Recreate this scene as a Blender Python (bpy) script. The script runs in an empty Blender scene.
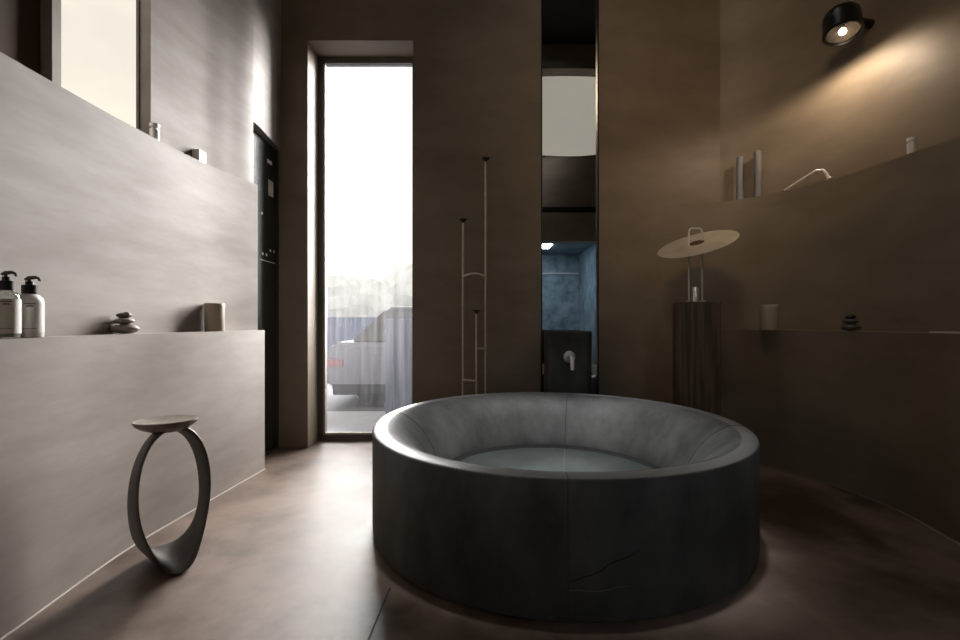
import bpy, bmesh, math, random
from mathutils import Vector, Matrix
random.seed(7)
sc = bpy.context.scene
COL = sc.collection
PI = math.pi
F = 460.0          # focal length in pixels of the 960 px frame
CZ = 1.1           # camera height

# ------------------------------------------------------------------ camera
cam_d = bpy.data.cameras.new('camera'); cam = bpy.data.objects.new('camera', cam_d); COL.objects.link(cam)
cam.location = (0, 0, CZ); cam.rotation_euler = (PI / 2, 0, 0)
cam_d.sensor_width = 36; cam_d.lens = F / 960 * 36; cam_d.shift_y = 2 / 960; cam_d.clip_start = .02
sc.camera = cam
sc.view_settings.view_transform = 'Standard'; sc.view_settings.look = 'None'
sc.view_settings.gamma = 1; sc.view_settings.use_curve_mapping = False
sc.view_settings.exposure = 0.0
sc.cycles.max_bounces = 10; sc.cycles.diffuse_bounces = 6; sc.cycles.glossy_bounces = 5
sc.cycles.transparent_max_bounces = 12; sc.cycles.sample_clamp_indirect = 6
sc.cycles.caustics_reflective = False; sc.cycles.caustics_refractive = False

# ------------------------------------------------------------------ sky, daylight
w = bpy.data.worlds.new('overcast_sky'); sc.world = w; w.use_nodes = True
nt = w.node_tree; nt.nodes.clear()
wo = nt.nodes.new('ShaderNodeOutputWorld'); bg = nt.nodes.new('ShaderNodeBackground')
tc = nt.nodes.new('ShaderNodeTexCoord'); mp = nt.nodes.new('ShaderNodeMapping'); mp.inputs['Scale'].default_value = (2, 2, 5)
ns = nt.nodes.new('ShaderNodeTexNoise'); ns.inputs['Scale'].default_value = 1.6; ns.inputs['Detail'].default_value = 5
cr = nt.nodes.new('ShaderNodeValToRGB')
cr.color_ramp.elements[0].position = .35; cr.color_ramp.elements[0].color = (.86, .87, .87, 1)
cr.color_ramp.elements[1].position = .6; cr.color_ramp.elements[1].color = (1, .99, .965, 1)
nt.links.new(tc.outputs['Generated'], mp.inputs['Vector']); nt.links.new(mp.outputs[0], ns.inputs['Vector'])
nt.links.new(ns.outputs['Fac'], cr.inputs['Fac']); nt.links.new(cr.outputs[0], bg.inputs['Color'])
bg.inputs['Strength'].default_value = 1.22
nt.links.new(bg.outputs[0], wo.inputs['Surface'])

def sun(name, az, el, strength, angle, col):
    d = bpy.data.lights.new(name, 'SUN'); d.energy = strength; d.angle = math.radians(angle); d.color = col
    o = bpy.data.objects.new(name, d); COL.objects.link(o)
    to = Vector((math.sin(math.radians(az)) * math.cos(math.radians(el)), math.cos(math.radians(az)) * math.cos(math.radians(el)), math.sin(math.radians(el))))
    o.rotation_euler = to.to_track_quat('Z', 'Y').to_euler(); o.location = to * 12
    return o
sun('hazy_sun', 14, 15, 42.0, 60, (1, .975, .95))

# added light in a made-up square skylight, brightening the bathtub inside
ad = bpy.data.lights.new('added_tub_light', 'AREA'); ad.shape = 'SQUARE'; ad.size = 1.15; ad.energy = 27; ad.spread = math.radians(11); ad.color = (.97, .98, 1)
ao = bpy.data.objects.new('added_tub_light', ad); COL.objects.link(ao); ao.location = (.4355, 2.695, 6.66)

# added warm light without a fixture, washing the right half of the back wall
rd = bpy.data.lights.new('added_back_wall_wash', 'AREA'); rd.shape = 'DISK'; rd.size = 1.1; rd.energy = 4; rd.spread = math.radians(38); rd.color = (1, .74, .48)
ro_ = bpy.data.objects.new('added_back_wall_wash', rd); COL.objects.link(ro_); ro_.location = (-.9, -.7, 5.4)
ro_.rotation_euler = (Vector((1.9, 4.0, 2.7)) - ro_.location).to_track_quat('-Z', 'Y').to_euler()

# ------------------------------------------------------------------ materials
def mat(name, c1, c2=None, rough=.6, scale=3, stretch=(1, 1, 1), metal=0, bump=0, bscale=30, rough2=None, lo=.35, hi=.65, spec=.5, detail=6):
    m = bpy.data.materials.new(name); m.use_nodes = True; t = m.node_tree; b = t.nodes['Principled BSDF']
    c2 = c2 or c1
    b.inputs['Metallic'].default_value = metal; b.inputs['Roughness'].default_value = rough
    b.inputs['Specular IOR Level'].default_value = spec
    g = t.nodes.new('ShaderNodeNewGeometry'); mp = t.nodes.new('ShaderNodeMapping'); mp.inputs['Scale'].default_value = stretch
    t.links.new(g.outputs['Position'], mp.inputs['Vector'])
    n = t.nodes.new('ShaderNodeTexNoise'); n.inputs['Scale'].default_value = scale; n.inputs['Detail'].default_value = detail; n.inputs['Roughness'].default_value = .6
    t.links.new(mp.outputs[0], n.inputs['Vector'])
    r = t.nodes.new('ShaderNodeValToRGB')
    r.color_ramp.elements[0].position = lo; r.color_ramp.elements[0].color = (*c1, 1)
    r.color_ramp.elements[1].position = hi; r.color_ramp.elements[1].color = (*c2, 1)
    t.links.new(n.outputs['Fac'], r.inputs['Fac']); t.links.new(r.outputs[0], b.inputs['Base Color'])
    if rough2 is not None:
        mr = t.nodes.new('ShaderNodeMapRange'); mr.inputs['From Min'].default_value = .3; mr.inputs['From Max'].default_value = .7
        mr.inputs['To Min'].default_value = rough; mr.inputs['To Max'].default_value = rough2
        t.links.new(n.outputs['Fac'], mr.inputs['Value']); t.links.new(mr.outputs[0], b.inputs['Roughness'])
    if bump:
        n2 = t.nodes.new('ShaderNodeTexNoise'); n2.inputs['Scale'].default_value = bscale; n2.inputs['Detail'].default_value = 5
        t.links.new(mp.outputs[0], n2.inputs['Vector'])
        bp = t.nodes.new('ShaderNodeBump'); bp.inputs['Strength'].default_value = bump; bp.inputs['Distance'].default_value = .01
        t.links.new(n2.outputs['Fac'], bp.inputs['Height']); t.links.new(bp.outputs[0], b.inputs['Normal'])
    return m

def emis(name, col, s):
    m = bpy.data.materials.new(name); m.use_nodes = True; b = m.node_tree.nodes['Principled BSDF']
    b.inputs['Base Color'].default_value = (*col, 1); b.inputs['Emission Color'].default_value = (*col, 1); b.inputs['Emission Strength'].default_value = s
    return m

def glass(name, tint=(1, 1, 1), milk=.0, milkcol=(1, 1, 1), refl=.08):
    """thin pane: mostly see-through, a little mirror reflection, and a milky film share"""
    m = bpy.data.materials.new(name); m.use_nodes = True; t = m.node_tree; t.nodes.clear()
    o = t.nodes.new('ShaderNodeOutputMaterial'); tr = t.nodes.new('ShaderNodeBsdfTransparent'); tr.inputs[0].default_value = (*tint, 1)
    gl = t.nodes.new('ShaderNodeBsdfGlossy'); gl.inputs['Roughness'].default_value = .02
    mx = t.nodes.new('ShaderNodeMixShader'); mx.inputs[0].default_value = refl
    t.links.new(tr.outputs[0], mx.inputs[1]); t.links.new(gl.outputs[0], mx.inputs[2])
    last = mx
    if milk:
        tl = t.nodes.new('ShaderNodeBsdfTranslucent'); tl.inputs[0].default_value = (*milkcol, 1)
        # vertical ripples of the sheer film vary how milky it is
        g = t.nodes.new('ShaderNodeNewGeometry'); mp = t.nodes.new('ShaderNodeMapping'); mp.inputs['Scale'].default_value = (22, 1, .8)
        n = t.nodes.new('ShaderNodeTexNoise'); n.inputs['Scale'].default_value = 1; n.inputs['Detail'].default_value = 3
        mr = t.nodes.new('ShaderNodeMapRange'); mr.inputs['From Min'].default_value = .3; mr.inputs['From Max'].default_value = .7
        mr.inputs['To Min'].default_value = milk * .45; mr.inputs['To Max'].default_value = milk * 1.5
        t.links.new(g.outputs['Position'], mp.inputs['Vector']); t.links.new(mp.outputs[0], n.inputs['Vector']); t.links.new(n.outputs['Fac'], mr.inputs['Value'])
        m2 = t.nodes.new('ShaderNodeMixShader'); t.links.new(mr.outputs[0], m2.inputs[0])
        t.links.new(mx.outputs[0], m2.inputs[1]); t.links.new(tl.outputs[0], m2.inputs[2]); last = m2
    t.links.new(last.outputs[0], o.inputs[0])
    return m

M = {}
M['plaster'] = mat('taupe_plaster', (.245, .210, .186), (.345, .306, .279), rough=.66, rough2=.55, scale=1.9, stretch=(1, .6, 2.2), bump=.13, bscale=9, detail=9)
M['plaster2'] = mat('brown_plaster', (.178, .138, .096), (.240, .190, .136), rough=.62, rough2=.5, scale=1.7, stretch=(.8, .8, 1.7), bump=.10, bscale=9, detail=9)
M['floor'] = mat('polished_cement', (.044, .023, .012), (.23, .170, .134), rough=.44, rough2=.56, scale=1.3, stretch=(1, 1, 1), bump=.06, bscale=14, lo=.37, hi=.62, detail=12, spec=.5)
M['joint'] = mat('floor_joint', (.03, .025, .02), rough=.9)
M['pale_edge'] = mat('pale_edge', (.50, .46, .42), (.58, .54, .5), rough=.6)
M['stone'] = mat('grey_stone', (.030, .031, .029), (.080, .081, .077), rough=.66, rough2=.56, scale=3.4, stretch=(1.2, 1.2, .7), bump=.16, bscale=20, detail=12, spec=.35)
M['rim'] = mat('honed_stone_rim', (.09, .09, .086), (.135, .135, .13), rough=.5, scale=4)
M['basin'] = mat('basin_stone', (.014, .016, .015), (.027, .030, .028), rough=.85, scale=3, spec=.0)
M['stone_dark'] = mat('stone_gap', (.008, .008, .008), rough=.9)
M['stone_vein'] = mat('stone_chip', (.16, .16, .15), rough=.7)
M['frame'] = mat('bronze_frame', (.12, .105, .092), (.15, .132, .117), rough=.45, metal=.3)
M['black'] = mat('black_plastic', (.012, .012, .013), rough=.3)
M['blackmetal'] = mat('black_metal', (.010, .010, .010), rough=.28, metal=.2)
M['darkglass'] = mat('black_glass', (.022, .029, .027), rough=.22, spec=.5)
M['brass'] = mat('brushed_nickel', (.50, .44, .36), (.6, .54, .46), rough=.35, metal=.7, scale=20)
M['chrome'] = mat('chrome', (.88, .86, .83), rough=.3, metal=.3)
M['satin'] = mat('satin_steel', (.72, .70, .66), rough=.35, metal=.85)
M['wood'] = mat('charred_wood', (.050, .032, .020), (.150, .098, .060), rough=.65, scale=1.6, stretch=(26, 26, 1.2), bump=.5, bscale=2.5, detail=4)
M['stoolwood'] = mat('weathered_wood', (.024, .019, .015), (.062, .050, .040), rough=.45, scale=3, stretch=(7, 7, 2), bump=.12, bscale=12)
M['cream'] = mat('cream_plate', (.46, .40, .31), (.56, .49, .39), rough=.55, scale=8, bump=.05)
M['wax'] = mat('taupe_wax', (.46, .385, .30), (.52, .445, .355), rough=.5)
M['greywax'] = mat('grey_wax', (.20, .20, .21), (.26, .26, .27), rough=.5)
M['white'] = mat('white_ceramic', (.80, .79, .76), rough=.3)
M['label'] = mat('white_label', (.78, .76, .72), rough=.5)
M['ink'] = mat('grey_ink', (.16, .15, .15), rough=.6)
M['pebble'] = mat('grey_pebble', (.22, .18, .155), (.42, .36, .32), rough=.4, scale=14)
M['darkpebble'] = mat('dark_pebble', (.05, .042, .038), (.11, .095, .088), rough=.35, scale=14)
M['timber'] = mat('brown_timber', (.045, .022, .011), (.09, .048, .025), rough=.75, scale=1.4, stretch=(4, 4, .5))
M['mirror'] = mat('mirror_glass', (.80, .83, .86), rough=.008, metal=1)
M['blue'] = mat('blue_grey_tile', (.10, .14, .165), (.30, .36, .39), rough=.4, scale=3.5, detail=8)
M['ceiling'] = mat('dark_ceiling', (.008, .007, .006), rough=.8)
M['pane'] = glass('clear_pane', refl=.04)
M['pane_warm'] = glass('cream_pane', tint=(.97, .93, .87), refl=.04)
M['pane_dim'] = glass('grey_cream_pane', tint=(.60, .57, .52), refl=.04)
M['film'] = glass('sheer_film_pane', milk=.016, milkcol=(.9, .92, 1), refl=.05)
M['bottleglass'] = glass('bottle_glass', tint=(.82, .84, .80), refl=.16)
M['lens'] = glass('lamp_lens', tint=(.95, .93, .9), refl=.10)
M['paving'] = mat('pale_paving', (.42, .44, .50), (.50, .52, .57), rough=.8, scale=2)
M['road'] = mat('road', (.09, .095, .11), (.13, .135, .15), rough=.8)
M['carpaint'] = mat('silver_paint', (.20, .215, .26), rough=.7, metal=.0)
M['carglass'] = mat('car_glass', (.03, .035, .045), rough=.1)
M['tyre'] = mat('rubber', (.02, .02, .02), rough=.8)
M['screen'] = mat('blue_grey_screen', (.12, .155, .25), (.19, .23, .33), rough=.7, scale=2, stretch=(10, 1, .6))
M['hedge'] = mat('hazed_foliage', (.62, .63, .56), (.82, .83, .78), rough=.8, scale=2.2, detail=9)  # haze is put into the pale leaf colour
M['red'] = mat('faded_red', (.30, .12, .13), rough=.6)

# ------------------------------------------------------------------ mesh helpers
def obj(name, bm, m, parent=None, smooth=False, loc=None):
    bmesh.ops.recalc_face_normals(bm, faces=bm.faces)
    me = bpy.data.meshes.new(name); bm.to_mesh(me); bm.free()
    for k in (m if isinstance(m, (list, tuple)) else [m]): me.materials.append(k)
    if smooth:
        for p in me.polygons: p.use_smooth = True
        try: me.set_sharp_from_angle(angle=math.radians(38))
        except Exception: pass
    o = bpy.data.objects.new(name, me); COL.objects.link(o)
    if parent: o.parent = parent
    if loc: o.location = loc
    return o
def tag(o, label, cat, group=None):
    o['label'] = label; o['category'] = cat
    if group: o['group'] = group
    return o
def thing(name, label, cat, loc=(0, 0, 0), rz=0, group=None):
    o = bpy.data.objects.new(name, None); COL.objects.link(o); o.location = loc; o.rotation_euler = (0, 0, rz)
    o.empty_display_size = .1
    return tag(o, label, cat, group)
def struct(name, bm, m, smooth=False, parent=None):
    o = obj(name, bm, m, parent, smooth)
    if not parent: o['kind'] = 'structure'
    return o
def box(bm, x0, x1, y0, y1, z0, z1, mi=0, bev=0):
    vs = [bm.verts.new((x, y, z)) for x in (x0, x1) for y in (y0, y1) for z in (z0, z1)]
    fs = [bm.faces.new([vs[i] for i in f]) for f in ((0, 1, 3, 2), (4, 6, 7, 5), (0, 4, 5, 1), (2, 3, 7, 6), (0, 2, 6, 4), (1, 5, 7, 3))]
    for f in fs: f.material_index = mi
    if bev:
        bmesh.ops.bevel(bm, geom=list({e for f in fs for e in f.edges}), offset=bev, segments=2, affect='EDGES', profile=.5)
    return bm
def lathe(bm, prof, seg=48, mi=0, cx=0, cy=0, sx=1, sy=1, closed=False):
    rings = []
    for r, z in prof:
        if r < 1e-6: rings.append([bm.verts.new((cx, cy, z))])
        else: rings.append([bm.verts.new((cx + r * sx * math.cos(2 * PI * k / seg), cy + r * sy * math.sin(2 * PI * k / seg), z)) for k in range(seg)])
    pairs = list(zip(rings, rings[1:]))
    if closed: pairs.append((rings[-1], rings[0]))
    for a, b in pairs:
        for k in range(seg):
            k2 = (k + 1) % seg
            if len(a) == 1 and len(b) == 1: continue
            if len(a) == 1: f = bm.faces.new((a[0], b[k], b[k2]))
            elif len(b) == 1: f = bm.faces.new((a[k], a[k2], b[0]))
            else: f = bm.faces.new((a[k], a[k2], b[k2], b[k]))
            f.material_index = mi
    return bm
def tube(bm, pts, r, seg=12, mi=0, caps=True):
    pts = [Vector(p) for p in pts]; rings = []
    rr = r if isinstance(r, (list, tuple)) else [r] * len(pts)
    n = None
    for i, p in enumerate(pts):
        t = ((pts[i + 1] if i + 1 < len(pts) else p) - (pts[i - 1] if i else p)).normalized()
        if n is None:
            n = t.orthogonal().normalized()
        n = (n - t * n.dot(t)).normalized(); b = t.cross(n)
        rings.append([bm.verts.new(p + (n * math.cos(2 * PI * k / seg) + b * math.sin(2 * PI * k / seg)) * rr[i]) for k in range(seg)])
    for a, b2 in zip(rings, rings[1:]):
        for k in range(seg):
            bm.faces.new((a[k], a[(k + 1) % seg], b2[(k + 1) % seg], b2[k])).material_index = mi
    if caps:
        bm.faces.new(rings[0][::-1]).material_index = mi; bm.faces.new(rings[-1]).material_index = mi
    return bm
def prism(bm, poly, z0, z1, mi=0):
    a = [bm.verts.new((x, y, z0)) for x, y in poly]; b = [bm.verts.new((x, y, z1)) for x, y in poly]
    n = len(poly)
    bm.faces.new(a[::-1]).material_index = mi; bm.faces.new(b).material_index = mi
    for k in range(n): bm.faces.new((a[k], a[(k + 1) % n], b[(k + 1) % n], b[k])).material_index = mi
    return bm
NB = bmesh.new

def spline(tab, y):
    """smooth interpolation (Catmull-Rom) of a plan curve given as [(y, x), ...]"""
    ks = [k for k, _ in tab]; vs = [v for _, v in tab]
    if y <= ks[0]: return vs[0]
    if y >= ks[-1]: return vs[-1]
    i = max(k for k in range(len(ks) - 1) if ks[k] <= y)
    h = ks[i + 1] - ks[i]; t = (y - ks[i]) / h
    def m(j):
        if j == 0: return (vs[1] - vs[0]) / (ks[1] - ks[0])
        if j == len(ks) - 1: return (vs[-1] - vs[-2]) / (ks[-1] - ks[-2])
        return (vs[j + 1] - vs[j - 1]) / (ks[j + 1] - ks[j - 1])
    a = vs[i]; b = vs[i + 1]
    return a * (2 * t**3 - 3 * t**2 + 1) + h * m(i) * (t**3 - 2 * t**2 + t) + b * (-2 * t**3 + 3 * t**2) + h * m(i + 1) * (t**3 - t**2)

Z1, Z2, H = 1.04, 2.125, 6.6          # lower ledge, upper ledge, ceiling
BACK = 4.02; REAR = -1.0
LL = [(-1.2, -1.50), (0, -1.57), (1.0, -1.62), (1.6, -1.66), (2.2, -1.705), (2.7, -1.675), (3.06, -1.645), (3.44, -1.61)]
LM = [(-1.2, -1.62), (0, -1.70), (1.0, -1.78), (1.6, -1.815), (2.2, -1.825), (2.7, -1.805), (3.0, -1.772), (3.2, -1.73), (3.44, -1.663)]
LU = [(-1.2, -1.70), (0, -1.78), (1.0, -1.85), (1.6, -1.875), (2.3, -1.88), (2.6, -1.868), (3.0, -1.815), (3.2, -1.76), (3.44, -1.695), (3.7, -1.710), (4.02, -1.738)]
RL = [(-1.2, 2.48), (1.0, 2.38), (1.9, 2.34), (2.27, 2.372), (2.68, 2.44), (3.0, 2.40), (3.3, 2.30), (3.6, 2.12), (3.85, 1.84), (3.95, 1.66), (4.0, 1.52), (4.02, 1.40)]
RM = [(-1.2, 2.70), (1.0, 2.66), (1.9, 2.68), (2.4, 2.665), (2.56, 2.645), (2.78, 2.612), (3.0, 2.585), (3.27, 2.54), (3.61, 2.375), (3.8, 2.22), (3.9, 2.08), (3.97, 1.90), (4.0, 1.76), (4.02, 1.58)]
RU = [(-1.2, 2.83), (1.0, 2.80), (1.9, 2.82), (2.4, 2.80), (2.78, 2.75), (3.0, 2.73), (3.27, 2.68), (3.61, 2.54), (3.82, 2.38), (3.95, 2.24), (4.0, 2.15), (4.02, 2.04)]

def curtain(bm, ys, inner, outer, z0, z1):
    """one wall course: curved inner face at inner(y), flat outer face"""
    cols = []
    for y in ys:
        xi = inner(y)
        cols.append([bm.verts.new(p) for p in ((xi, y, z0), (xi, y, z1), (outer, y, z1), (outer, y, z0))])
    for a, b in zip(cols, cols[1:]):
        for k in range(4): bm.faces.new((a[k], a[(k + 1) % 4], b[(k + 1) % 4], b[k]))
    bm.faces.new(cols[0][::-1]); bm.faces.new(cols[-1])
def span(a, b, n=24): return [a + (b - a) * k / n for k in range(n + 1)]

# ------------------------------------------------------------------ structure
bm = NB(); box(bm, -2.6, 3.4, -3.6, 4.46, -.12, 0); struct('floor', bm, M['floor'])
bm = NB()
sky_c, sky_h = (.4355, 2.695), .80  # ceiling opening added for the light over the tub
box(bm, -2.6, sky_c[0] - sky_h, -1.5, 4.5, H, H + .15); box(bm, sky_c[0] + sky_h, 3.4, -1.5, 4.5, H, H + .15)
box(bm, sky_c[0] - sky_h, sky_c[0] + sky_h, -1.5, sky_c[1] - sky_h, H, H + .15); box(bm, sky_c[0] - sky_h, sky_c[0] + sky_h, sky_c[1] + sky_h, 4.5, H, H + .15)
struct('ceiling', bm, M['ceiling'])
bm = NB(); box(bm, sky_c[0] - sky_h, sky_c[0] + sky_h, sky_c[1] - sky_h, sky_c[1] + sky_h, H + .10, H + .11); struct('added_skylight', bm, M['pane'])  # pane of the added skylight, unseen from the camera
OL, OR = -2.2, 3.1; OU = -1.95
bm = NB()
curtain(bm, span(-1.0, 3.44, 80), lambda y: spline(LL, y), OL, 0, Z1)
curtain(bm, span(-1.0, 3.44, 80), lambda y: spline(LM, y), OL, Z1, Z2)
WA = (1.30, 2.022); WB = (2.066, 2.609); WT = 3.35
lu = lambda y: spline(LU, y)
curtain(bm, span(-1.0, WA[0], 20), lu, OU, Z2, WT)
curtain(bm, [WA[1], (WA[1] + WB[0]) / 2, WB[0]], lu, OU, Z2, WT)
curtain(bm, span(WB[1], 3.44, 24), lu, OU, Z2, WT)
curtain(bm, span(3.44, 4.02, 10), lu, OL, 2.60, WT)
curtain(bm, span(-1.0, 4.02, 60), lu, OU, WT, H)
box(bm, OL, -1.80, 3.44, 4.02, 0, 2.6)
struct('wall_left', bm, M['plaster'], smooth=True)

bm = NB()
YR = span(-1.0, 3.8, 80) + span(3.81, 4.0, 14) + [4.005, 4.01, 4.015, 4.02]
curtain(bm, YR, lambda y: spline(RL, y), OR, 0, Z1)
curtain(bm, YR, lambda y: spline(RM, y), OR, Z1, Z2)
curtain(bm, span(-1.0, 4.1, 90), lambda y: spline(RU, y), OR, Z2, H)
struct('wall_right', bm, M['plaster2'], smooth=True)

# back wall with the tall window opening and the mirror slot
WX0, WX1, WZ = -1.505, -.583, 3.56
SX0, SX1 = .533, 1.04
bm = NB()
box(bm, OL, WX0, BACK, 4.42, 0, H); box(bm, WX0, WX1, BACK, 4.42, WZ, H)
box(bm, WX1, SX0, BACK, 4.42, 0, H)
box(bm, SX0, SX1, BACK + .06, 4.42, 0, H)
box(bm, SX1, OR, BACK, 4.42, 0, H)
struct('wall_back', bm, M['plaster2'])
bm = NB(); box(bm, SX0 + .012, SX1 - .012, BACK + .035, BACK + .058, .02, H - .02)
mr = obj('mirror_strip', bm, M['mirror']); tag(mr, 'tall narrow mirror strip set in a slot of the back wall', 'mirror')
bm = NB()
for x0, x1 in ((SX0, SX0 + .012), (SX1 - .012, SX1)): box(bm, x0, x1, BACK + .004, BACK + .058, 0, H - .02)
obj('mirror_edge', bm, M['blackmetal'], mr)

# the tall window in the back wall
wt = bpy.data.objects.new('window_1', None); COL.objects.link(wt); wt['kind'] = 'structure'
bm = NB(); fy0, fy1 = 4.27, 4.34; fw = .045
box(bm, WX0, WX0 + fw, fy0, fy1, 0, WZ); box(bm, WX1 - fw, WX1, fy0, fy1, 0, WZ)
box(bm, WX0 + fw, WX1 - fw, fy0, fy1, 0, .05); box(bm, WX0 + fw, WX1 - fw, fy0, fy1, WZ - .055, WZ)
obj('window_frame', bm, M['frame'], wt)
bm = NB(); box(bm, WX0 + fw, WX0 + fw + .018, fy0 + .012, fy1, .05, WZ - .055); box(bm, WX0 + fw + .018, WX1 - fw, fy0 + .012, fy1, .05, .068)
obj('glazing_bead', bm, M['pale_edge'], wt)
bm = NB(); box(bm, WX0 + fw, WX1 - fw, fy0 + .03, fy0 + .036, .05, WZ - .055); obj('window_pane', bm, M['film'], wt)

# high window and timber panel in the left wall
wl = bpy.data.objects.new('window_2', None); COL.objects.link(wl); wl['kind'] = 'structure'
bm = NB(); a, b = WB; f = .008
for y0, y1, z0, z1 in ((a, a + f, Z2, WT), (b - f, b, Z2, WT), (a + f, b - f, Z2, Z2 + f), (a + f, b - f, WT - f, WT)):
    box(bm, -1.945, -1.93, y0, y1, z0, z1)
obj('window_frame', bm, M['frame'], wl)
bm = NB(); box(bm, -1.940, -1.936, a + f, b - f, Z2 + f, WT - f); obj('window_pane', bm, M['pane_warm'], wl)
bm = NB(); box(bm, OU + .001, -1.932, WA[0], WA[1], Z2, WT)
tp = obj('timber_panel', bm, M['timber']); tp['kind'] = 'structure'

# dark glazed door in the left wall, at the far corner
dd = bpy.data.objects.new('door_1', None); COL.objects.link(dd); dd['kind'] = 'structure'
bm = NB(); box(bm, -1.80, -1.765, 3.45, 4.015, .012, 2.595); obj('door_leaf', bm, M['darkglass'], dd)
bm = NB(); box(bm, -1.765, -1.757, 3.45, 4.015, 0, .022); box(bm, -1.765, -1.757, 3.985, 4.015, .022, 2.595)
obj('door_edge', bm, mat('dark_steel', (.06, .06, .06), rough=.35, metal=.6), dd)
bm = NB()
box(bm, -1.765, -1.762, 3.815, 3.90, 2.425, 2.455)
box(bm, -1.765, -1.762, 3.835, 3.92, 2.16, 2.29)
for y, z in ((3.735, 1.655), (3.80, 1.655), (3.87, 1.70), (3.94, 1.70), (3.72, 1.98)):
    lathe(bm, [(0, -.001), (.012, -.001), (.012, .003), (0, .003)], 12)
    for v in bm.verts[-26:]:
        v.co = Vector((-1.765 + v.co.z, y + v.co.x, z + v.co.y))
box(bm, -1.765, -1.762, 3.70, 3.96, 1.600, 1.606)
obj('door_control_marks', bm, M['label'], dd)

# rear wall (seen in the mirror): high window, dark ledge, opening to a blue-grey shower alcove
bm = NB(); RX0, RX1 = 1.10, 2.28; RZ0, RZ1 = 4.38, 6.13; DX0, DX1, DZ = .95, 2.47, 2.70
box(bm, OL, DX0, REAR - .3, REAR, 0, DZ); box(bm, DX1, OR, REAR - .3, REAR, 0, DZ)
box(bm, OL, OR, REAR - .3, REAR, DZ, RZ0); box(bm, OL, OR, REAR - .3, REAR, RZ1, H)
box(bm, OL, .5, REAR - .3, REAR, RZ0, RZ1); box(bm, 2.7, OR, REAR - .3, REAR, RZ0, RZ1)
def arc_piece(z_base, sgn, dip):
    n = 20; top = []; 
    for k in range(n + 1):
        x = .5 + 2.2 * k / n; u = (x - 1.75) / 1.0
        top.append((x, z_base + sgn * dip * min(u * u, 1.8)))
    for (xa, za), (xb, zb) in zip(top, top[1:]):
        vs = [bm.verts.new(p) for y in (REAR - .3, REAR) for p in ((xa, y, z_base - sgn * .02), (xb, y, z_base - sgn * .02), (xb, y, zb), (xa, y, za))]
        for fc in ((0, 1, 2, 3), (4, 5, 6, 7), (0, 1, 5, 4), (1, 2, 6, 5), (2, 3, 7, 6), (3, 0, 4, 7)): bm.faces.new([vs[i] for i in fc])
arc_piece(RZ0, 1, .12); arc_piece(RZ1, -1, .05)
struct('wall_rear', bm, M['plaster2'])
bm = NB(); box(bm, .9, 3.0, REAR, REAR + .03, 3.27, 3.37); struct('trim_2', bm, M['stone_dark'])
bm = NB(); box(bm, DX0, DX1, -3.4, -3.36, 2.29, 2.33); struct('trim_3', bm, M['pale_edge'])
wr = NB(); box(wr, .5, 2.7, REAR - .2, REAR - .19, RZ0, RZ1); struct('window_3', wr, M['pane_dim'])
bm = NB()
box(bm, DX0 - .1, DX0, -3.5, REAR - .3, 0, 2.9); box(bm, DX1, DX1 + .1, -3.5, REAR - .3, 0, 2.9); box(bm, DX0, DX1, -3.5, -3.4, 0, 2.9); box(bm, DX0, DX1, -3.4, REAR - .3, 2.78, 2.9)
struct('wall_alcove', bm, M['blue'])
bm = NB(); box(bm, DX0 + .1, 1.55, -2.3, -1.7, 2.76, 2.79)
al = obj('alcove_ceiling_light', bm, emis('cool_panel', (.75, .88, 1), 26)); tag(al, 'cool white ceiling light in the blue alcove, seen in the mirror', 'light')

# floor joint and pale strips along the foot of the side walls
bm = NB(); box(bm, -.402, -.398, 1.2, 1.62, 0, .0008)
bm.free(); bm = NB()
p0, p1 = Vector((-.372, 1.9)), Vector((-.405, 1.2)); q = Vector((.003, 0))
prism(bm, [(p0 + q)[:], (p0 - q)[:], (p1 - q)[:], (p1 + q)[:]], .0, .0008)
struct('trim_1', bm, M['joint'])
def strip(tab, side, name, ys, m):
    bm = NB(); wd = .006
    for a, b in zip(ys, ys[1:]):
        xa, xb = spline(tab, a), spline(tab, b)
        prism(bm, [(xa - side * .002, a), (xb - side * .002, b), (xb + side * wd, b), (xa + side * wd, a)], 0, .004)
    struct(name, bm, m)
strip(LL, 1, 'baseboard_left', span(-.9, 3.44, 60), M['pale_edge'])
strip(RL, -1, 'baseboard_right', span(-.9, 3.9, 60), M['plaster'])

# ------------------------------------------------------------------ outside the tall window
bm = NB(); box(bm, -9, 9, 4.46, 5.7, -.12, -.005); struct('terrace_ground', bm, M['paving'])
bm = NB(); box(bm, -14, 12, 5.7, 30, -.2, -.004); struct('road_ground', bm, M['road'])
bm = NB(); prism(bm, [(-9, 11.5), (6, 11.5), (6, 11.8), (-9, 11.8)], 0, 1.22)
struct('wall_street', bm, M['screen'])
def hedge_mesh():
    bm = NB()
    for k in range(34):
        x = -9 + k * .45; r = .7 + random.random() * .5
        mtx = Matrix.Translation((x, 15 + random.random() * .8, 1.0 + random.random() * .9)) @ Matrix.Diagonal((r * 1.2, r, r * 1.35, 1))
        bmesh.ops.create_icosphere(bm, subdivisions=3, radius=1, matrix=mtx)
    box(bm, -9, 6, 15.1, 15.7, -.03, 1.3)
    for v in bm.verts[:-8]:
        v.co += Vector((random.uniform(-1, 1), random.uniform(-1, 1), random.uniform(-1, 1))) * .06
    return bm
h = obj('hedge', hedge_mesh(), M['hedge']); tag(h, 'leafy hedge, haze put into its pale colour, behind the low street wall outside the window', 'hedge')

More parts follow.
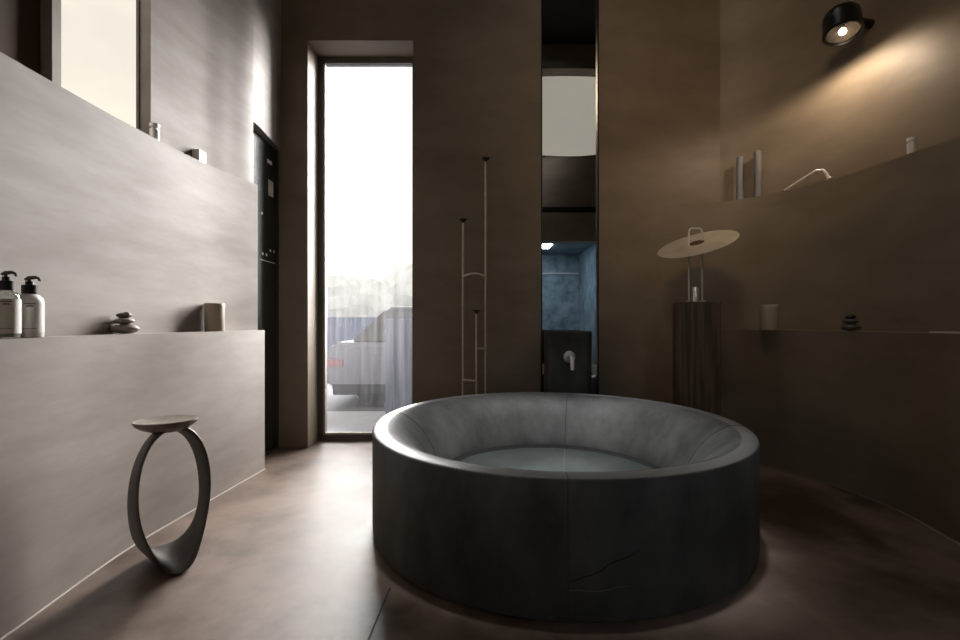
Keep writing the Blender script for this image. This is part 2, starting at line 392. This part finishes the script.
car = thing('car', 'silver car parked outside, low in the tall window', 'car', (.10, 6.76, 0), 0)
def car_body():
    bm = NB(); prof = [(-2.08, .24), (2.1, .24), (2.15, .55), (1.95, .72), (.95, .80), (-2.0, .84), (-2.15, .6)]
    a = [bm.verts.new((x, -.85, z)) for x, z in prof]; b = [bm.verts.new((x, .85, z)) for x, z in prof]; n = len(prof)
    bm.faces.new(a); bm.faces.new(b[::-1])
    for k in range(n): bm.faces.new((a[k], a[(k + 1) % n], b[(k + 1) % n], b[k]))
    bmesh.ops.bevel(bm, geom=list(bm.edges), offset=.06, segments=3, affect='EDGES')
    return bm
obj('car_body', car_body(), M['carpaint'], car, True)
def cabin():
    bm = NB(); prof = [(-1.8, .82), (.95, .79), (.35, 1.26), (-1.35, 1.28)]
    a = [bm.verts.new((x, -.78 + (z - .8) * .25, z)) for x, z in prof]; b = [bm.verts.new((x, .78 - (z - .8) * .25, z)) for x, z in prof]
    bm.faces.new(a); bm.faces.new(b[::-1])
    for k in range(4): bm.faces.new((a[k], a[(k + 1) % 4], b[(k + 1) % 4], b[k]))
    bmesh.ops.bevel(bm, geom=list(bm.edges), offset=.04, segments=2, affect='EDGES')
    return bm
obj('cabin_glass', cabin(), M['carglass'], car, True)
bm = NB(); box(bm, -1.3, .3, -.62, .62, 1.27, 1.31, 0, .015); obj('car_roof', bm, M['carpaint'], car, True)
for sx in (-1.42, 1.35):
    for sy in (-.82, .62):
        bm = NB(); tube(bm, [(sx, sy, .31), (sx, sy + .2, .31)], .31, 24); wobj = obj('wheel', bm, M['tyre'], car)
bm = NB(); box(bm, -2.14, -1.86, -.868, -.80, .53, .62); obj('tail_light', bm, M['red'], car)
bm = NB(); box(bm, -2.0, 2.0, -.845, -.78, .16, .36, 0, .02); obj('side_skirt', bm, M['tyre'], car)
bm = NB()
for k in range(6): box(bm, -1.10 + k * .098, -1.004 + k * .098, 5.35 + .012 * (k % 2), 5.38 + .012 * (k % 2), 0, 1.14)
box(bm, -1.12, -.5, 5.39, 5.42, .1, .16); box(bm, -1.12, -.5, 5.39, 5.42, .95, 1.01)
sp = obj('slatted_screen', bm, M['screen']); tag(sp, 'blue-grey slatted screen standing outside the lower right of the tall window', 'screen')

# ------------------------------------------------------------------ the round stone tub
TC = Vector((.4355, 2.695)); TR = 1.028; TH = .534
tub = thing('bathtub', 'big round dark grey stone bathtub with sloping inside', 'bathtub', (TC.x, TC.y, 0), 0)
outer = [(0, .0), (1.005, .0), (TR - .004, .012), (TR, .03), (TR, TH - .010), (TR - .004, TH - .003), (TR - .010, TH)]
inner = [(.985, TH + .002), (.955, TH + .0), (.925, TH - .010), (.895, .506), (.86, .483), (.82, .448), (.785, .405), (.76, .362), (.735, .315), (.715, .265), (.70, .215), (.698, .200)]
groove = [(.690, .200), (.690, .172), (.672, .172), (.672, .190)]
bm = NB(); lathe(bm, outer + inner, 160); 
lathe(bm, [(.698, .200), (.688, .172)], 160, 1)  # groove faces near-black: the gap's shadow is put into their colour
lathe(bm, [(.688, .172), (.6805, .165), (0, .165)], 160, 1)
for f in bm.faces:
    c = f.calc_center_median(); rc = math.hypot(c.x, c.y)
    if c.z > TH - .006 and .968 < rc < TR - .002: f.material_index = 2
def belly(bm):
    for v in bm.verts:
        r = math.hypot(v.co.x, v.co.y)
        if r > .69:
            a = math.degrees(math.atan2(v.co.y, v.co.x)); k = 1 + .036 * math.exp(-((a + 131) / 30) ** 2) * min(1, (r - .69) / .3)
            v.co.x *= k; v.co.y *= k
belly(bm)
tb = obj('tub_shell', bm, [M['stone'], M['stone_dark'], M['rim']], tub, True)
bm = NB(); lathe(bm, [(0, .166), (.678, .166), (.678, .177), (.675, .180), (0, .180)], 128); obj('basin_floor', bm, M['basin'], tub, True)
# the four joints between the stone quarters
for q_ in range(4):
    bm = NB(); ang = math.radians((-10.9, 74.5, 169.1, 263.5)[q_]); pr = [(r, z) for r, z in (outer[3:] if q_ == 3 else outer[5:]) + inner]
    if q_ in (1, 3): pr = pr + ([] if q_ == 3 else [])
    wj = .0020 if q_ != 3 else .0012
    for (r0, z0), (r1, z1) in zip(pr, pr[1:]):
        d = Vector((r1 - r0, z1 - z0)).normalized(); nrm = Vector((-d.y, d.x)) * -1
        e = .0012
        def P(r, z, s, off):
            rr = r + (-d.y) * 0; lift = off
            return Vector((r + d.y * lift, s * wj, z - d.x * lift))
        # outward normal of the profile walked outside->inside is (d.y, -d.x) rotated; both sides are closed by the thin prism
        vs = [bm.verts.new(P(r, z, s, o_)) for o_ in (-e, e) for (r, z, s) in ((r0, z0, -1), (r1, z1, -1), (r1, z1, 1), (r0, z0, 1))]
        for fc in ((0, 1, 2, 3), (4, 5, 6, 7), (0, 1, 5, 4), (1, 2, 6, 5), (2, 3, 7, 6), (3, 0, 4, 7)): bm.faces.new([vs[i] for i in fc])
    bmesh.ops.rotate(bm, verts=bm.verts, cent=(0, 0, 0), matrix=Matrix.Rotation(ang, 3, 'Z'))
    belly(bm)
    obj('stone_joint', bm, M['stone_dark'] if q_ != 3 else mat('joint_grey', (.022, .022, .021), rough=.7), tub)
bm = NB(); fa = [Vector((.668 * math.cos(math.radians(t)), .668 * math.sin(math.radians(t)), 0)) for t in (74.5, 263.5)]; wv = Vector((.0018, 0, 0))
prism(bm, [(p.x, p.y) for p in (fa[0] - wv, fa[0] + wv, fa[1] + wv, fa[1] - wv)], .178, .1808); obj('floor_joint_line', bm, M['stone_dark'], tub)
# chipped vein low on the front
def vein(pts, r0, m, nm):
    bm = NB(); out = []
    for px, py in pts:
        # point of the outer wall seen at this pixel
        dirv = Vector(((px - 480) / F, 1)); aa = dirv.dot(dirv); bb = -2 * dirv.dot(TC); cc = TC.dot(TC) - TR * TR
        t = (-bb - math.sqrt(bb * bb - 4 * aa * cc)) / (2 * aa)
        p = Vector((dirv.x * t, t, CZ - (py - 322) / F * t)); out.append(p)
    tube(bm, out, [r0 * .3] + [r0] * (len(out) - 2) + [r0 * .2], 6)
    bmesh.ops.transform(bm, verts=bm.verts, matrix=(Matrix.Translation((TC.x, TC.y, 0))).inverted())
    belly(bm); obj(nm, bm, m, tub, True)
vein([(566, 581), (573, 580), (582, 576), (592, 574), (601, 570), (608, 564), (614, 561), (624, 558), (632, 554), (640, 549)], .0022, M['stone_dark'], 'stone_crack')
vein([(568, 589), (578, 589), (588, 590), (600, 590.5), (609, 589), (616, 586.5), (630, 585)], .0016, M['stone_vein'], 'stone_chip')

# ------------------------------------------------------------------ sculptural stool
st = thing('stool', 'dark wooden stool shaped as an upright oval ring, by the left wall', 'stool', (-1.412, 2.10, 0), 0)
U = Vector((.66, .75, 0)).normalized(); Dv = Vector((-U.y, U.x, 0))
def ring_band():
    bm = NB(); n = 96; rows = []
    for k in range(n):
        t = 2 * PI * k / n; ca, sa = math.cos(t), math.sin(t)
        a, b = .140, .298
        ex = 1.12
        cx_ = a * math.copysign(abs(ca) ** .92, ca); cz_ = .318 + b * sa
        tan = (U * (-a * sa) + Vector((0, 0, b * ca))).normalized()
        nin = -(U * ca / a + Vector((0, 0, sa / b))).normalized()
        c = U * cx_ + Vector((0, 0, cz_))
        bot = max(0, -sa) ** 3; top = max(0, sa) ** 4; side = 1 - abs(sa)
        wd = .112 + .19 * bot + .0 * top
        tw = math.radians(14 * math.sin(t + .6) * (1 - bot) + 4 * bot)      # slow twist of the band
        ax = (Dv * math.cos(tw) + nin * math.sin(tw)); th = nin * math.cos(tw) - Dv * math.sin(tw)
        tk = .0085 + .006 * bot + .006 * top
        row = []
        for j in range(20):
            p = 2 * PI * j / 20
            row.append(bm.verts.new(c + ax * (wd / 2 * math.copysign(abs(math.cos(p)) ** .8, math.cos(p))) + th * (tk * math.sin(p))))
        rows.append(row)
    for i in range(n):
        A, B = rows[i], rows[(i + 1) % n]
        for j in range(20): bm.faces.new((A[j], A[(j + 1) % 20], B[(j + 1) % 20], B[j]))
    for v in bm.verts: v.co.z = max(v.co.z, .002)
    return bm
obj('ring', ring_band(), M['stoolwood'], st, True)
def dish(r, prof, sx, sy, rot, z, tilt):
    bm = NB(); lathe(bm, [(a * r, b) for a, b in prof], 56, sx=sx, sy=sy)
    bmesh.ops.transform(bm, verts=bm.verts, matrix=Matrix.Translation((-.022, 0, z)) @ Matrix.Rotation(tilt[0], 4, 'Y') @ Matrix.Rotation(tilt[1], 4, 'X') @ Matrix.Rotation(rot, 4, 'Z'))
    return bm
s_ = obj('seat', dish(.130, [(0, -.042), (.45, -.036), (.75, -.020), (.93, -.004), (1, .010), (.985, .017), (.9, .014), (.5, .004), (0, 0)], 1.0, .82, .15, .638, (math.radians(-1), 0)), mat('lit_seat_wood', (.16, .135, .11), (.26, .225, .185), rough=.45, scale=3, stretch=(7, 7, 2)), st, True)  # light caught by the seat top is put into a lighter wood colour

# ------------------------------------------------------------------ candle stand (three rods)
cs = thing('candle_stand', 'slender metal stand of three rods with cup tops, behind the bathtub', 'candle stand', (0, 3.86, 0))
def rx(px, d=3.86): return (px - 480) / F * d
rods = [(463, 220, 3.86), (485.5, 159, 3.86), (476.5, 311, 3.80)]
xs = [rx(p, d) for p, _, d in rods]; zs = [CZ + (322 - y) / F * d for _, y, d in rods]
for (p, y, d), x, z in zip(rods, xs, zs):
    bm = NB(); tube(bm, [(x, d - 3.86, .012), (x, d - 3.86, z - .02)], .0092, 12); ro = obj('rod', bm, M['brass'], cs, True)
    bm = NB(); lathe(bm, [(0, z - .03), (.008, z - .028), (.012, z - .015), (.032, z), (.034, z + .007), (.026, z + .007), (0, z - .004)], 20, cx=x, cy=d - 3.86); obj('cup', bm, M['blackmetal'], ro, True)
def brk(i, j, py, up, nm='bracket'):
    z = CZ + (322 - py) / F * 3.84; bm = NB(); y0 = rods[i][2] - 3.86; y1 = rods[j][2] - 3.86
    pts = []
    for k in range(13):
        t = k / 12; pts.append((xs[i] + (xs[j] - xs[i]) * t, y0 + (y1 - y0) * t - up * 2 * math.sin(PI * t), z + up * math.sin(PI * t)))
    tube(bm, pts, .0105, 10); obj(nm, bm, M['brass'], cs, True)
brk(0, 1, 276.5, .022); brk(2, 1, 348.5, 0); brk(0, 2, 380, .0)
bm = NB(); lathe(bm, [(0, 0), (.15, 0), (.15, .008), (.14, .013), (0, .013)], 40, cx=rx(473)); obj('base_plate', bm, M['blackmetal'], cs, True)

# ------------------------------------------------------------------ stone column with tub spout
wc = thing('stone_column', 'short grey stone column with a tub spout, in front of the mirror', 'column', (.733, 3.865, 0))
def colm():
    bm = NB(); n = 4; pts = []
    hw, hd, rr = .188, .145, .07
    for cx_, cy_, a0 in ((hw - rr, hd - rr, 0), (-hw + rr, hd - rr, 90), (-hw + rr, -hd + rr, 180), (hw - rr, -hd + rr, 270)):
        for k in range(9):
            a = math.radians(a0 + k * 11.25); pts.append((cx_ + rr * math.cos(a), cy_ + rr * math.sin(a)))
    lv = [(0, .97), (.99, .99), (1.01, 1.0), (1.022, .985), (1.025, .95), (1.012, .80), (1.01, .0)]
    rings = [[bm.verts.new((x * s, y * s, z)) for x, y in pts] for z, s in lv[:-1]]
    m = len(pts)
    for a, b in zip(rings, rings[1:]):
        for k in range(m): bm.faces.new((a[k], a[(k + 1) % m], b[(k + 1) % m], b[k]))
    bm.faces.new(rings[0][::-1]); bm.faces.new(rings[-1])
    return bm
obj('column_body', colm(), M['stone'], wc, True)
sx_, sy_, sz_ = -.010, -.146, CZ - 35 / F * 3.72
bm = NB(); ro = [(0, 0), (.048, 0), (.05, .006), (.046, .014), (.03, .016), (0, .016)]
lathe(bm, ro, 32)
for v in bm.verts: v.co = Vector((sx_ + v.co.x, sy_ + .004 - v.co.z, sz_ + v.co.y))
obj('spout_rosette', bm, M['satin'], wc, True)
bm = NB(); tube(bm, [(sx_, sy_, sz_), (sx_, sy_ - .07, sz_), (sx_ + .002, sy_ - .095, sz_ - .008), (sx_ + .003, sy_ - .105, sz_ - .03), (sx_ + .004, sy_ - .107, sz_ - .095)], .019, 18); obj('spout', bm, M['satin'], wc, True)
bm = NB(); box(bm, SX0 + .02, SX1 - .02, 4.012, 4.05, .64, .73, 0, .008)
tag(obj('white_shelf', bm, M['white']), 'white block showing at both sides behind the stone column', 'shelf')

# ------------------------------------------------------------------ timber pedestal and disc lamp
PD = 3.45; PX = (695.5 - 480) / F * PD; PZ = CZ + 19.5 / F * PD
pe = NB(); hw = .147
box(pe, -hw, hw, -hw, hw, 0, PZ, 0, .008)
for k in range(7):      # weathered splits down the faces
    x = random.uniform(-hw * .8, hw * .8)
    box(pe, x, x + .004, -hw - .0015, -hw + .002, random.uniform(.3, .7), PZ - random.uniform(.01, .25))
po = obj('wood_pedestal', pe, M['wood'], None, False, (PX, PD, 0)); po.rotation_euler = (0, 0, math.radians(-18))
tag(po, 'square dark timber post carrying the tilted disc lamp', 'pedestal')
lp = thing('disc_lamp', 'cream tilted disc lamp on a wire frame, standing on the timber post', 'lamp', (PX, PD, PZ + .001))
LT = (322 - 228.5) / F * PD + CZ - PZ; hwid = .050
bm = NB()
tube(bm, [(-hwid, 0, .012), (-hwid, 0, LT - .03), (-hwid + .006, 0, LT - .008), (-hwid + .02, 0, LT), (hwid - .02, 0, LT), (hwid - .006, 0, LT - .008), (hwid, 0, LT - .03), (hwid, 0, .012)], .0062, 10)
obj('wire_frame', bm, M['white'], lp, True)
for s in (-1, 1):
    bm = NB(); lathe(bm, [(0, 0), (.024, 0), (.024, .007), (.014, .014), (0, .014)], 24, cx=s * hwid * 1.1); obj('foot', bm, M['satin'], lp, True)
bm = NB(); lathe(bm, [(0, 0), (.026, 0), (.026, .112), (.022, .118), (0, .112)], 28); obj('light_cylinder', bm, M['satin'], lp, True)
view = Vector((PX, PD, 245 and (77 / F * PD))).normalized(); right = view.cross(Vector((0, 0, 1))).normalized(); upv = right.cross(view)
nvec = (-right * math.sin(math.radians(11)) + upv * math.cos(math.radians(11))) * math.sqrt(1 - .27 ** 2) - view * .27
bm = NB(); lathe(bm, [(.040, -.004), (.272, -.004), (.283, 0), (.272, .005), (.16, .006), (.155, .009), (.06, .009), (.040, .004)], 96, closed=True)
dso = obj('disc_shade', bm, M['cream'], lp, True); dz = CZ + (322 - 244) / F * PD - PZ
dso.rotation_mode = 'QUATERNION'; dso.rotation_quaternion = nvec.to_track_quat('Z', 'Y'); dso.location = (.010, 0, dz)
bm = NB(); lathe(bm, [(0, -.006), (.052, -.006), (.052, .011), (0, .011)], 32); hb = obj('disc_hub', bm, M['timber'], lp, True)
hb.rotation_mode = 'QUATERNION'; hb.rotation_quaternion = nvec.to_track_quat('Z', 'Y'); hb.location = (.010, 0, dz)

# ------------------------------------------------------------------ wall spotlight, upper right
sl = thing('wall_spotlight', 'black round spotlight with lit lens high on the right wall', 'light', (2.455, 3.12, 3.12))
ax = Vector((-.10, -.22, -1)).normalized(); qz = ax.to_track_quat('-Z', 'Y')
def canbm():
    bm = NB(); lathe(bm, [(0, .10), (.06, .10), (.088, .092), (.104, .07), (.108, .03), (.108, -.05), (.112, -.052), (.112, -.075), (.100, -.080), (.096, -.055), (.092, 0), (0, .02)], 48); return bm
cn = obj('lamp_housing', canbm(), M['blackmetal'], sl, True); cn.rotation_mode = 'QUATERNION'; cn.rotation_quaternion = qz
bm = NB(); lathe(bm, [(0, -.086), (.06, -.084), (.095, -.072), (.095, -.068), (0, -.078)], 40); ln = obj('lens', bm, M['lens'], sl, True); ln.rotation_mode = 'QUATERNION'; ln.rotation_quaternion = qz
bm = NB(); lathe(bm, [(.03, .0), (.094, -.066), (.09, -.066), (.028, .004)], 40, closed=True); rf = obj('reflector', bm, mat('dark_reflector', (.06, .048, .038), rough=.4, metal=.4), sl, True); rf.rotation_mode = 'QUATERNION'; rf.rotation_quaternion = qz
bm = NB(); bmesh.ops.create_uvsphere(bm, u_segments=20, v_segments=12, radius=.022); bu = obj('bulb', bm, emis('bulb_glow', (1, .86, .66), 25), sl, True)
bu.location = ax * .06
bm = NB(); tube(bm, [(.05, 0, .03), (.2, .05, .04), (.28, .07, .04)], .028, 16); obj('mounting_arm', bm, M['blackmetal'], sl, True)
ld = bpy.data.lights.new('spotlight_beam', 'SPOT'); ld.energy = 20; ld.color = (1, .80, .60); ld.spot_size = math.radians(172); ld.spot_blend = .45; ld.shadow_soft_size = .07
lo = bpy.data.objects.new('spotlight_beam', ld); COL.objects.link(lo); lo.location = Vector((2.45, 3.17, 2.985))
lo.rotation_euler = Vector((.04, .0, -1)).to_track_quat('-Z', 'Y').to_euler()

# ------------------------------------------------------------------ things on the lower left ledge
def bottle(px, py_base, py_cap, wpx, label, clear, d, cap_left=0):
    x = (px - 480) / F * d; hgt = (py_base - py_cap) / F * d; r = wpx / 2 / F * d
    t = thing('pump_bottle', label, 'bottle', (x, d, Z1 + .001), math.radians(-14), 'pump bottles on the left ledge')
    k = r / .037
    h = hgt * .735
    prof = [(0, 0), (r * .93, 0), (r, .006), (r, h * .80), (r * .95, h * .87), (r * .72, h * .94), (r * .38, h * .985), (r * .34, h), (0, h)]
    if clear:
        bm = NB(); lathe(bm, prof, 40); obj('bottle_glass', bm, M['bottleglass'], t, True)
        bm = NB(); lathe(bm, [(0, .004), (r * .9, .004), (r * .92, h * .70), (0, h * .70)], 36); obj('liquid', bm, mat('pale_soap', (.42, .42, .36), rough=.25), t, True)
        bm = NB(); lathe(bm, [(r * 1.003, h * .10), (r * 1.012, h * .10), (r * 1.012, h * .80), (r * 1.003, h * .80)], 40, closed=True); lb = obj('paper_label', bm, M['label'], t, True)
    else:
        bm = NB(); lathe(bm, prof, 40); obj('bottle_body', bm, M['white'], t, True)
        bm = NB(); lathe(bm, [(r * 1.001, h * .12), (r * 1.009, h * .12), (r * 1.009, h * .78), (r * 1.001, h * .78)], 40, closed=True); lb = obj('paper_label', bm, M['label'], t, True)
    # tiny lines of print, wrapped on the label
    rr = r * 1.014
    a0 = math.atan2(-d, -x) + math.radians(14)
    for zf, wa, hh in ((.735, .75, .0045), (.70, .42, .003), (.678, .5, .003), (.20, .95, .002)):
        bm = NB()
        z = h * zf; n = 12
        rows = [[bm.verts.new((rad * math.cos(a0 - wa / 2 + wa * q / n), rad * math.sin(a0 - wa / 2 + wa * q / n), zz)) for q in range(n + 1)] for rad, zz in ((rr - .0006, z), (rr, z), (rr, z + hh), (rr - .0006, z + hh))]
        for m_ in range(4):
            for q in range(n): bm.faces.new((rows[m_][q], rows[m_][q + 1], rows[(m_ + 1) % 4][q + 1], rows[(m_ + 1) % 4][q]))
        obj('label_print', bm, M['ink'], lb)
    bm = NB(); c0 = h - .004; ch = hgt * .135
    lathe(bm, [(0, c0), (r * .56, c0), (r * .56, c0 + ch), (r * .50, c0 + ch + .002), (r * .30, c0 + ch + .003), (r * .28, c0 + ch * 1.5), (0, c0 + ch * 1.5)], 32)
    pc = obj('pump_collar', bm, M['black'], t, True)
    zt = hgt - .008
    bm = NB(); tube(bm, [(0, 0, c0 + ch), (0, 0, zt)], r * .12, 12); obj('pump_stem', bm, M['black'], t, True)
    bm = NB(); tube(bm, [(-r * .42, .0, zt - .002), (0, 0, zt + .003), (r * .8, 0, zt + .004), (r * 1.15, 0, zt - .001), (r * 1.3, 0, zt - .01)], [r * .15, r * .19, r * .15, r * .11, r * .09], 12)
    no = obj('pump_nozzle', bm, M['black'], t, True)
    return t
bottle(29.5, 336.5, 275.5, 21.8, 'opaque white pump bottle with black pump, the right of the two', False, 1.745)
bottle(6.0, 338.5, 271.5, 22, 'clear glass pump bottle with white label, cut by the left edge', True, 1.655)

def pebble(bm, cx, cy, cz, a, b, c, rz=0):
    mtx = Matrix.Translation((cx, cy, cz)) @ Matrix.Rotation(rz, 4, 'Z') @ Matrix.Diagonal((a, b, c, 1))
    bmesh.ops.create_uvsphere(bm, u_segments=28, v_segments=16, radius=1, matrix=mtx)
def stones(x, y, s, label, m1, m2):
    z0 = Z1 + .001
    bm = NB(); pebble(bm, 0, 0, .026 * s, .062 * s, .052 * s, .026 * s, .3)
    o = obj('pebble', bm, m1, None, True, (x, y, z0)); tag(o, 'biggest, lowest stone of ' + label, 'stone', 'stacked stones')
    bm = NB(); pebble(bm, 0, 0, .016 * s, .048 * s, .042 * s, .016 * s, -.2)
    o = obj('pebble', bm, m1, None, True, (x - .004 * s, y, z0 + .050 * s)); tag(o, 'middle flat stone of ' + label, 'stone', 'stacked stones')
    bm = NB(); pebble(bm, 0, 0, .014 * s, .034 * s, .03 * s, .015 * s, .5)
    pebble(bm, .012 * s, 0, .022 * s, .016 * s, .015 * s, .010 * s, .1)
    o = obj('pebble', bm, m2, None, True, (x - .004 * s, y, z0 + .080 * s)); tag(o, 'small dark top stone of ' + label, 'stone', 'stacked stones')
dS = 2.30; stones((125 - 480) / F * dS + .0, dS, .98, 'the pebble pile on the left ledge', M['pebble'], M['darkpebble'])
dS = 2.93; stones((851 - 480) / F * dS, dS, .98, 'the dark pebble pile on the right ledge', M['darkpebble'], M['black'])

def jar(px, d, r, hgt, label):
    t = thing('lidded_jar', label, 'jar', ((px - 480) / F * d, d, Z1 + .001), 0, 'taupe lidded jars')
    bm = NB(); lathe(bm, [(0, 0), (r * .9, 0), (r * .95, .004), (r * .95, hgt - .022), (0, hgt - .022)], 48); obj('jar_body', bm, M['wax'], t, True)
    bm = NB(); lathe(bm, [(0, hgt - .022), (r, hgt - .022), (r, hgt - .003), (r * .97, hgt), (0, hgt)], 48); obj('lid', bm, M['wax'], t, True)
    return t
jar(214.5, 2.965, .060, .178, 'taupe cylindrical jar at the far end of the left ledge')
jar(769, 3.36, .062, .185, 'taupe cylindrical jar on the right ledge near the timber post')

# metal tray at the right edge of the lower right ledge
bm = NB(); box(bm, 2.40, 2.50, 2.20, 2.46, Z1 + .001, Z1 + .010, 0, .002)
tag(obj('metal_tray', bm, M['satin']), 'thin silver tray on the right ledge, at the right edge of the photo', 'tray')

# ------------------------------------------------------------------ things on the upper ledges
def canister(x, y, r, hgt, label):
    t = thing('metal_canister', label, 'canister', (x, y, Z2 + .001), 0, 'small metal canisters on the upper ledges')
    bm = NB(); lathe(bm, [(0, 0), (r, 0), (r, hgt * .68), (r * .8, hgt * .72), (0, hgt * .72)], 28); obj('canister_body', bm, M['chrome'], t, True)
    bm = NB(); lathe(bm, [(r * .7, hgt * .70), (r * .7, hgt * .8), (r * 1.05, hgt * .82), (r * 1.05, hgt), (0, hgt), (0, hgt * .70)], 28); obj('cap', bm, M['chrome'], t, True)
dC = 2.615; canister((154.5 - 480) / F * dC, dC, .024, .098, 'small silver canister beside the bright window on the left upper ledge')
dC = 2.825; canister((911.5 - 480) / F * dC, dC, .022, .105, 'small silver canister alone on the right upper ledge')
dC = 2.96
bm = NB(); box(bm, -.03, .03, -.038, .038, 0, .075, 0, .004)
o = obj('white_box', bm, M['white'], None, False, ((198 - 480) / F * dC, dC, Z2 + .001)); tag(o, 'small white box on the left upper ledge', 'box')
def taper(px, pyt, d, r, label, bend):
    t = thing('pillar_candle', label, 'candle', ((px - 480) / F * d, d, Z2 + .001), 0, 'tall grey candles')
    zt = CZ + (322 - pyt) / F * d - Z2
    bm = NB(); pts = [(bend * math.sin(PI * k / 10), 0, (zt) * k / 10) for k in range(11)]
    tube(bm, pts + [(0, 0, zt + .008)], [r * 1.05] + [r] * 10 + [r * .6], 20); obj('candle_wax', bm, M['greywax'], t, True)
    bm = NB(); tube(bm, [(0, 0, zt), (.002, 0, zt + .018)], .0015, 6); obj('wick', bm, M['ink'], t)
taper(740, 158, 3.89, .027, 'shorter grey pillar candle, nearer the corner', -.005)
taper(757.5, 152, 3.82, .028, 'taller grey pillar candle, nearer the metal pipe', .003)
# bent pipe leaning on the ledge
def at(px, py, d): return Vector(((px - 480) / F * d, d, CZ + (322 - py) / F * d))
pp = thing('shower_arm', 'bent metal shower arm lying on the right upper ledge', 'pipe', (2.35, 3.2, Z2))
off = Vector((2.35, 3.2, Z2)); A = at(785, 190.5, 3.66); B = at(816, 170.8, 3.43); Cc = at(826.5, 174, 3.395); D = at(829, 178.5, 3.39)
bm = NB(); pts = [A, A.lerp(B, .93), B, at(823, 170.2, 3.41), Cc, D]
tube(bm, [p - off for p in pts], .0115, 14); obj('pipe', bm, M['chrome'], pp, True)
bm = NB(); dd_ = (D - Cc).normalized(); lathe(bm, [(0, -.004), (.020, -.004), (.022, 0), (.016, .005), (0, .005)], 24)
fl = obj('flange', bm, M['chrome'], pp, True); fl.rotation_mode = 'QUATERNION'; fl.rotation_quaternion = dd_.to_track_quat('Z', 'Y'); fl.location = D - off
